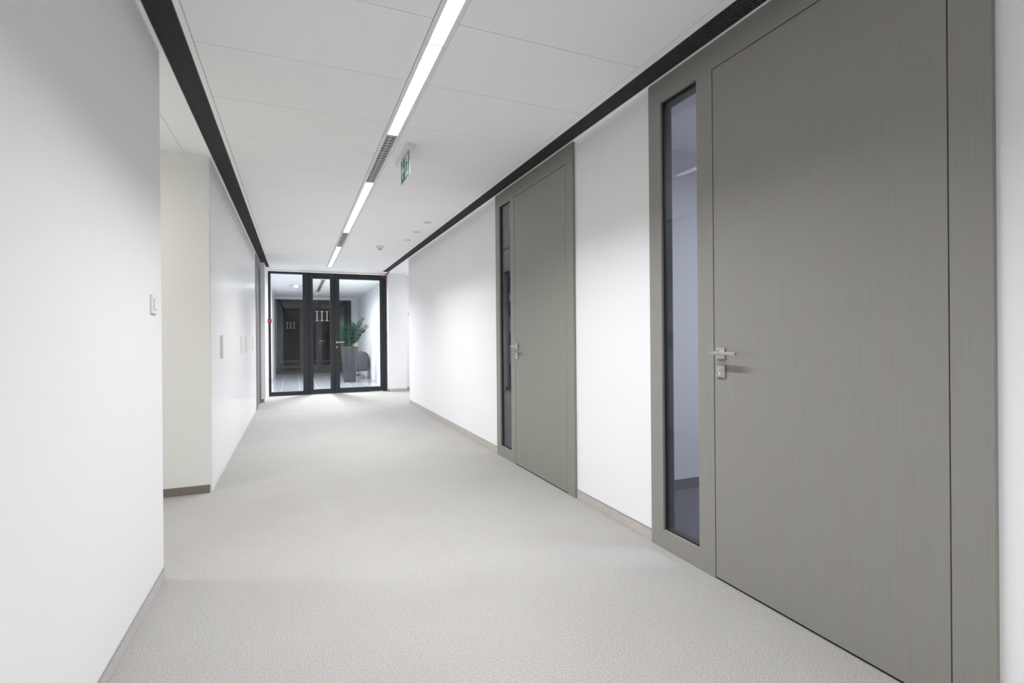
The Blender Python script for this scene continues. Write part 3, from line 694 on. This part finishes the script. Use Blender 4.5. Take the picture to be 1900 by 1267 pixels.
# ================================================================== LOBBY PLANT AND CHAIR
def plant():
    random.seed(5)
    cx, cy = 1.31, 14.10
    root = thing('potted_plant', 'tall green leafy plant in a dark grey tapered planter in the lobby', 'potted plant', (cx, cy, 0))
    wt, wb, zt = 0.205, 0.14, 0.93
    m = MB(); v = m.bm.verts
    o_b = [v.new((cx+sx*wb, cy+sy*wb, 0)) for sx, sy in ((-1, -1), (1, -1), (1, 1), (-1, 1))]
    o_t = [v.new((cx+sx*wt, cy+sy*wt, zt)) for sx, sy in ((-1, -1), (1, -1), (1, 1), (-1, 1))]
    i_t = [v.new((cx+sx*(wt-0.02), cy+sy*(wt-0.02), zt)) for sx, sy in ((-1, -1), (1, -1), (1, 1), (-1, 1))]
    i_b = [v.new((cx+sx*(wt-0.025), cy+sy*(wt-0.025), zt-0.08)) for sx, sy in ((-1, -1), (1, -1), (1, 1), (-1, 1))]
    m.bm.faces.new(o_b[::-1]); m.bm.faces.new(i_b)
    for A, B in ((o_b, o_t), (o_t, i_t), (i_t, i_b)):
        for k in range(4): m.bm.faces.new((A[k], A[(k+1) % 4], B[(k+1) % 4], B[k]))
    m.build('planter', 'planter', root, bevel=0.004)
    MB().box(cx-wt+0.03, cx+wt-0.03, cy-wt+0.03, cy+wt-0.03, zt-0.07, zt-0.03).build('soil', 'soil', root)
    # stems: (lean x, lean y, height)
    stems = [(-0.20, 0.0, 0.58), (-0.12, 0.10, 0.66), (-0.05, -0.12, 0.62), (0.02, 0.05, 0.60), (0.07, -0.05, 0.68), (0.27, 0.02, 0.80), (0.35, -0.04, 0.60),
             (0.20, 0.12, 0.58), (-0.22, -0.10, 0.42), (0.22, -0.14, 0.46), (0.0, 0.18, 0.5), (0.12, 0.0, 0.62), (-0.14, -0.03, 0.52)]
    for lx, ly, hh in stems:
        bx, by = cx+lx*0.25, cy+ly*0.25
        P = []
        N = 22
        for i in range(N+1):
            t = i/N
            P.append(Vector((bx+lx*(t**1.7), by+ly*(t**1.7), zt-0.05+hh*(t*1.05-0.05*t*t))))
        st = MB().tube(P, [0.010*(1-0.75*i/N)+0.001 for i in range(N+1)], 8).build('stem', 'stem', root, smooth=True)
        lf = MB()
        for i in range(6, N+1):
            p = P[i]; d = (P[i]-P[i-1]).normalized()
            side0 = d.cross(Vector((random.uniform(-.4, .4), 1, 0.1))).normalized()
            for sgn in (-1, 1):
                sd = (side0*sgn).normalized()
                dr = (sd*0.9+d*0.6+Vector((0, random.uniform(-.35, .35), random.uniform(-.1, .15)))).normalized()
                L = random.uniform(0.075, 0.115)*(1.0 if i < N-3 else 0.75); W = L*0.15
                nrm = dr.cross(d).normalized(); wd = dr.cross(nrm).normalized()
                ts = [0, 0.2, 0.5, 0.8, 1.0]; ws = [0.15, 0.8, 1.0, 0.6, 0.03]
                top, bot = [], []
                for t, wq in zip(ts, ws):
                    c = p+dr*L*t+Vector((0, 0, -0.012*t*t))
                    row = [c-wd*W*wq+nrm*0.004*wq, c, c+wd*W*wq+nrm*0.004*wq]
                    top.append([lf.bm.verts.new(q) for q in row]); bot.append([lf.bm.verts.new(q-nrm*0.0014) for q in row])
                for k in range(4):
                    for c_ in range(2):
                        lf.bm.faces.new((top[k][c_], top[k][c_+1], top[k+1][c_+1], top[k+1][c_]))
                        lf.bm.faces.new((bot[k][c_], bot[k+1][c_], bot[k+1][c_+1], bot[k][c_+1]))
                    for c_ in (0, 2): lf.bm.faces.new((top[k][c_], top[k+1][c_], bot[k+1][c_], bot[k][c_]))
                for c_ in range(2):
                    lf.bm.faces.new((top[4][c_], top[4][c_+1], bot[4][c_+1], bot[4][c_])); lf.bm.faces.new((top[0][c_], bot[0][c_], bot[0][c_+1], top[0][c_+1]))
        lf.build('leaflets', 'leaf', st, smooth=True)
plant()
def armchair():
    cx, cy = 1.66, 15.35
    root = thing('armchair', 'grey upholstered lounge chair with chrome legs behind the planter', 'armchair', (cx, cy, 0))
    # curved back shell, its back turned to the corridor
    n = 18; m = MB(); rings = []
    for i in range(n+1):
        t = i/n; a = R(200+140*t)
        ox, oy = cx+0.33*math.cos(a), cy+0.40*math.sin(a)
        ix, iy = cx+0.25*math.cos(a), cy+0.32*math.sin(a)
        zt = 0.60+0.20*math.sin(math.pi*t)**0.4
        col = []
        for (x, y, z) in ((ox, oy, 0.20), (ox+0.02*math.cos(a), oy+0.02*math.sin(a), 0.45), (ox, oy, zt-0.04), ((ox+ix)/2, (oy+iy)/2, zt), (ix, iy, zt-0.04), (ix, iy, 0.20)):
            col.append(m.bm.verts.new((x, y, z)))
        rings.append(col)
    for a_, b_ in zip(rings, rings[1:]):
        for k in range(6): m.bm.faces.new((a_[k], a_[(k+1) % 6], b_[(k+1) % 6], b_[k]))
    m.bm.faces.new(rings[0]); m.bm.faces.new(rings[-1][::-1])
    sh = m.build('back_shell', 'fabric', root, smooth=True)
    sub = sh.modifiers.new('subsurf', 'SUBSURF'); sub.levels = 1; sub.render_levels = 2
    MB().box(cx-0.24, cx+0.24, cy-0.29, cy+0.30, 0.24, 0.43).build('seat', 'fabric', root, bevel=0.05, smooth=True, segs=4)
    MB().tube([(cx, cy, 0.06), (cx, cy, 0.24)], 0.025, 16).build('column', 'chrome', root, smooth=True)
    for k in range(4):
        a = R(45+90*k)
        MB().tube([(cx, cy, 0.09), (cx+0.15*math.cos(a), cy+0.15*math.sin(a), 0.07), (cx+0.30*math.cos(a), cy+0.30*math.sin(a), 0.012)], [0.016, 0.014, 0.011], 10).build('leg', 'chrome', root, smooth=True)
armchair()

# ================================================================== SECOND OFFICE
def tall_cabinet():
    root = thing('tall_cabinet', 'tall dark grey cabinet glimpsed through the farther side window', 'cabinet', (2.12, 5.8, 0))
    MB().box(1.95, 2.335, 5.60, 6.10, 0.0, 2.50).build('body', 'dark_grey', root, bevel=0.002)
    MB().box(1.955, 2.14, 5.585, 5.60, 0.05, 2.48).build('door', 'dark_grey', root)
    MB().box(2.145, 2.33, 5.585, 5.60, 0.05, 2.48).build('door', 'dark_grey', root)
tall_cabinet()
struct(MB().box(2.34, 4.6, 6.10, 6.16, 0, H).build('shelf_back_panel', 'void_wall'), 'dark panel backing the shelves of the far office', 'wall')  # back panel of the shelves, built as wide and high as a wall
for z, lb, lv_, r0, h_ in ((0.80, 'lowest dark wall shelf in the far office', 'pale rounded vase on the lowest dark wall shelf', 0.045, 0.22),
                       (1.18, 'middle dark wall shelf in the far office', 'pale rounded vase on the middle dark wall shelf', 0.04, 0.20),
                       (1.56, 'topmost dark wall shelf in the far office', 'small pale cup on the topmost dark wall shelf', 0.035, 0.12)):
    tag(MB().box(2.338, 2.88, 5.76, 6.10, z, z+0.02).build('wall_shelf', 'rubber', bevel=0.001, origin=(2.6, 5.93, z)), lb, 'shelf')
    x, y_, zz = 2.42, 5.82, z+0.02
    o = MB().lathe([(r0*0.55, zz), (r0*0.9, zz+h_*0.2), (r0, zz+h_*0.5), (r0*0.7, zz+h_*0.8), (r0*0.5, zz+h_)], x, y_, 24).build('cup' if h_ < 0.15 else 'vase', 'white_item', smooth=True, origin=(x, y_, zz))
    tag(o, lv_, 'cup' if h_ < 0.15 else 'vase')
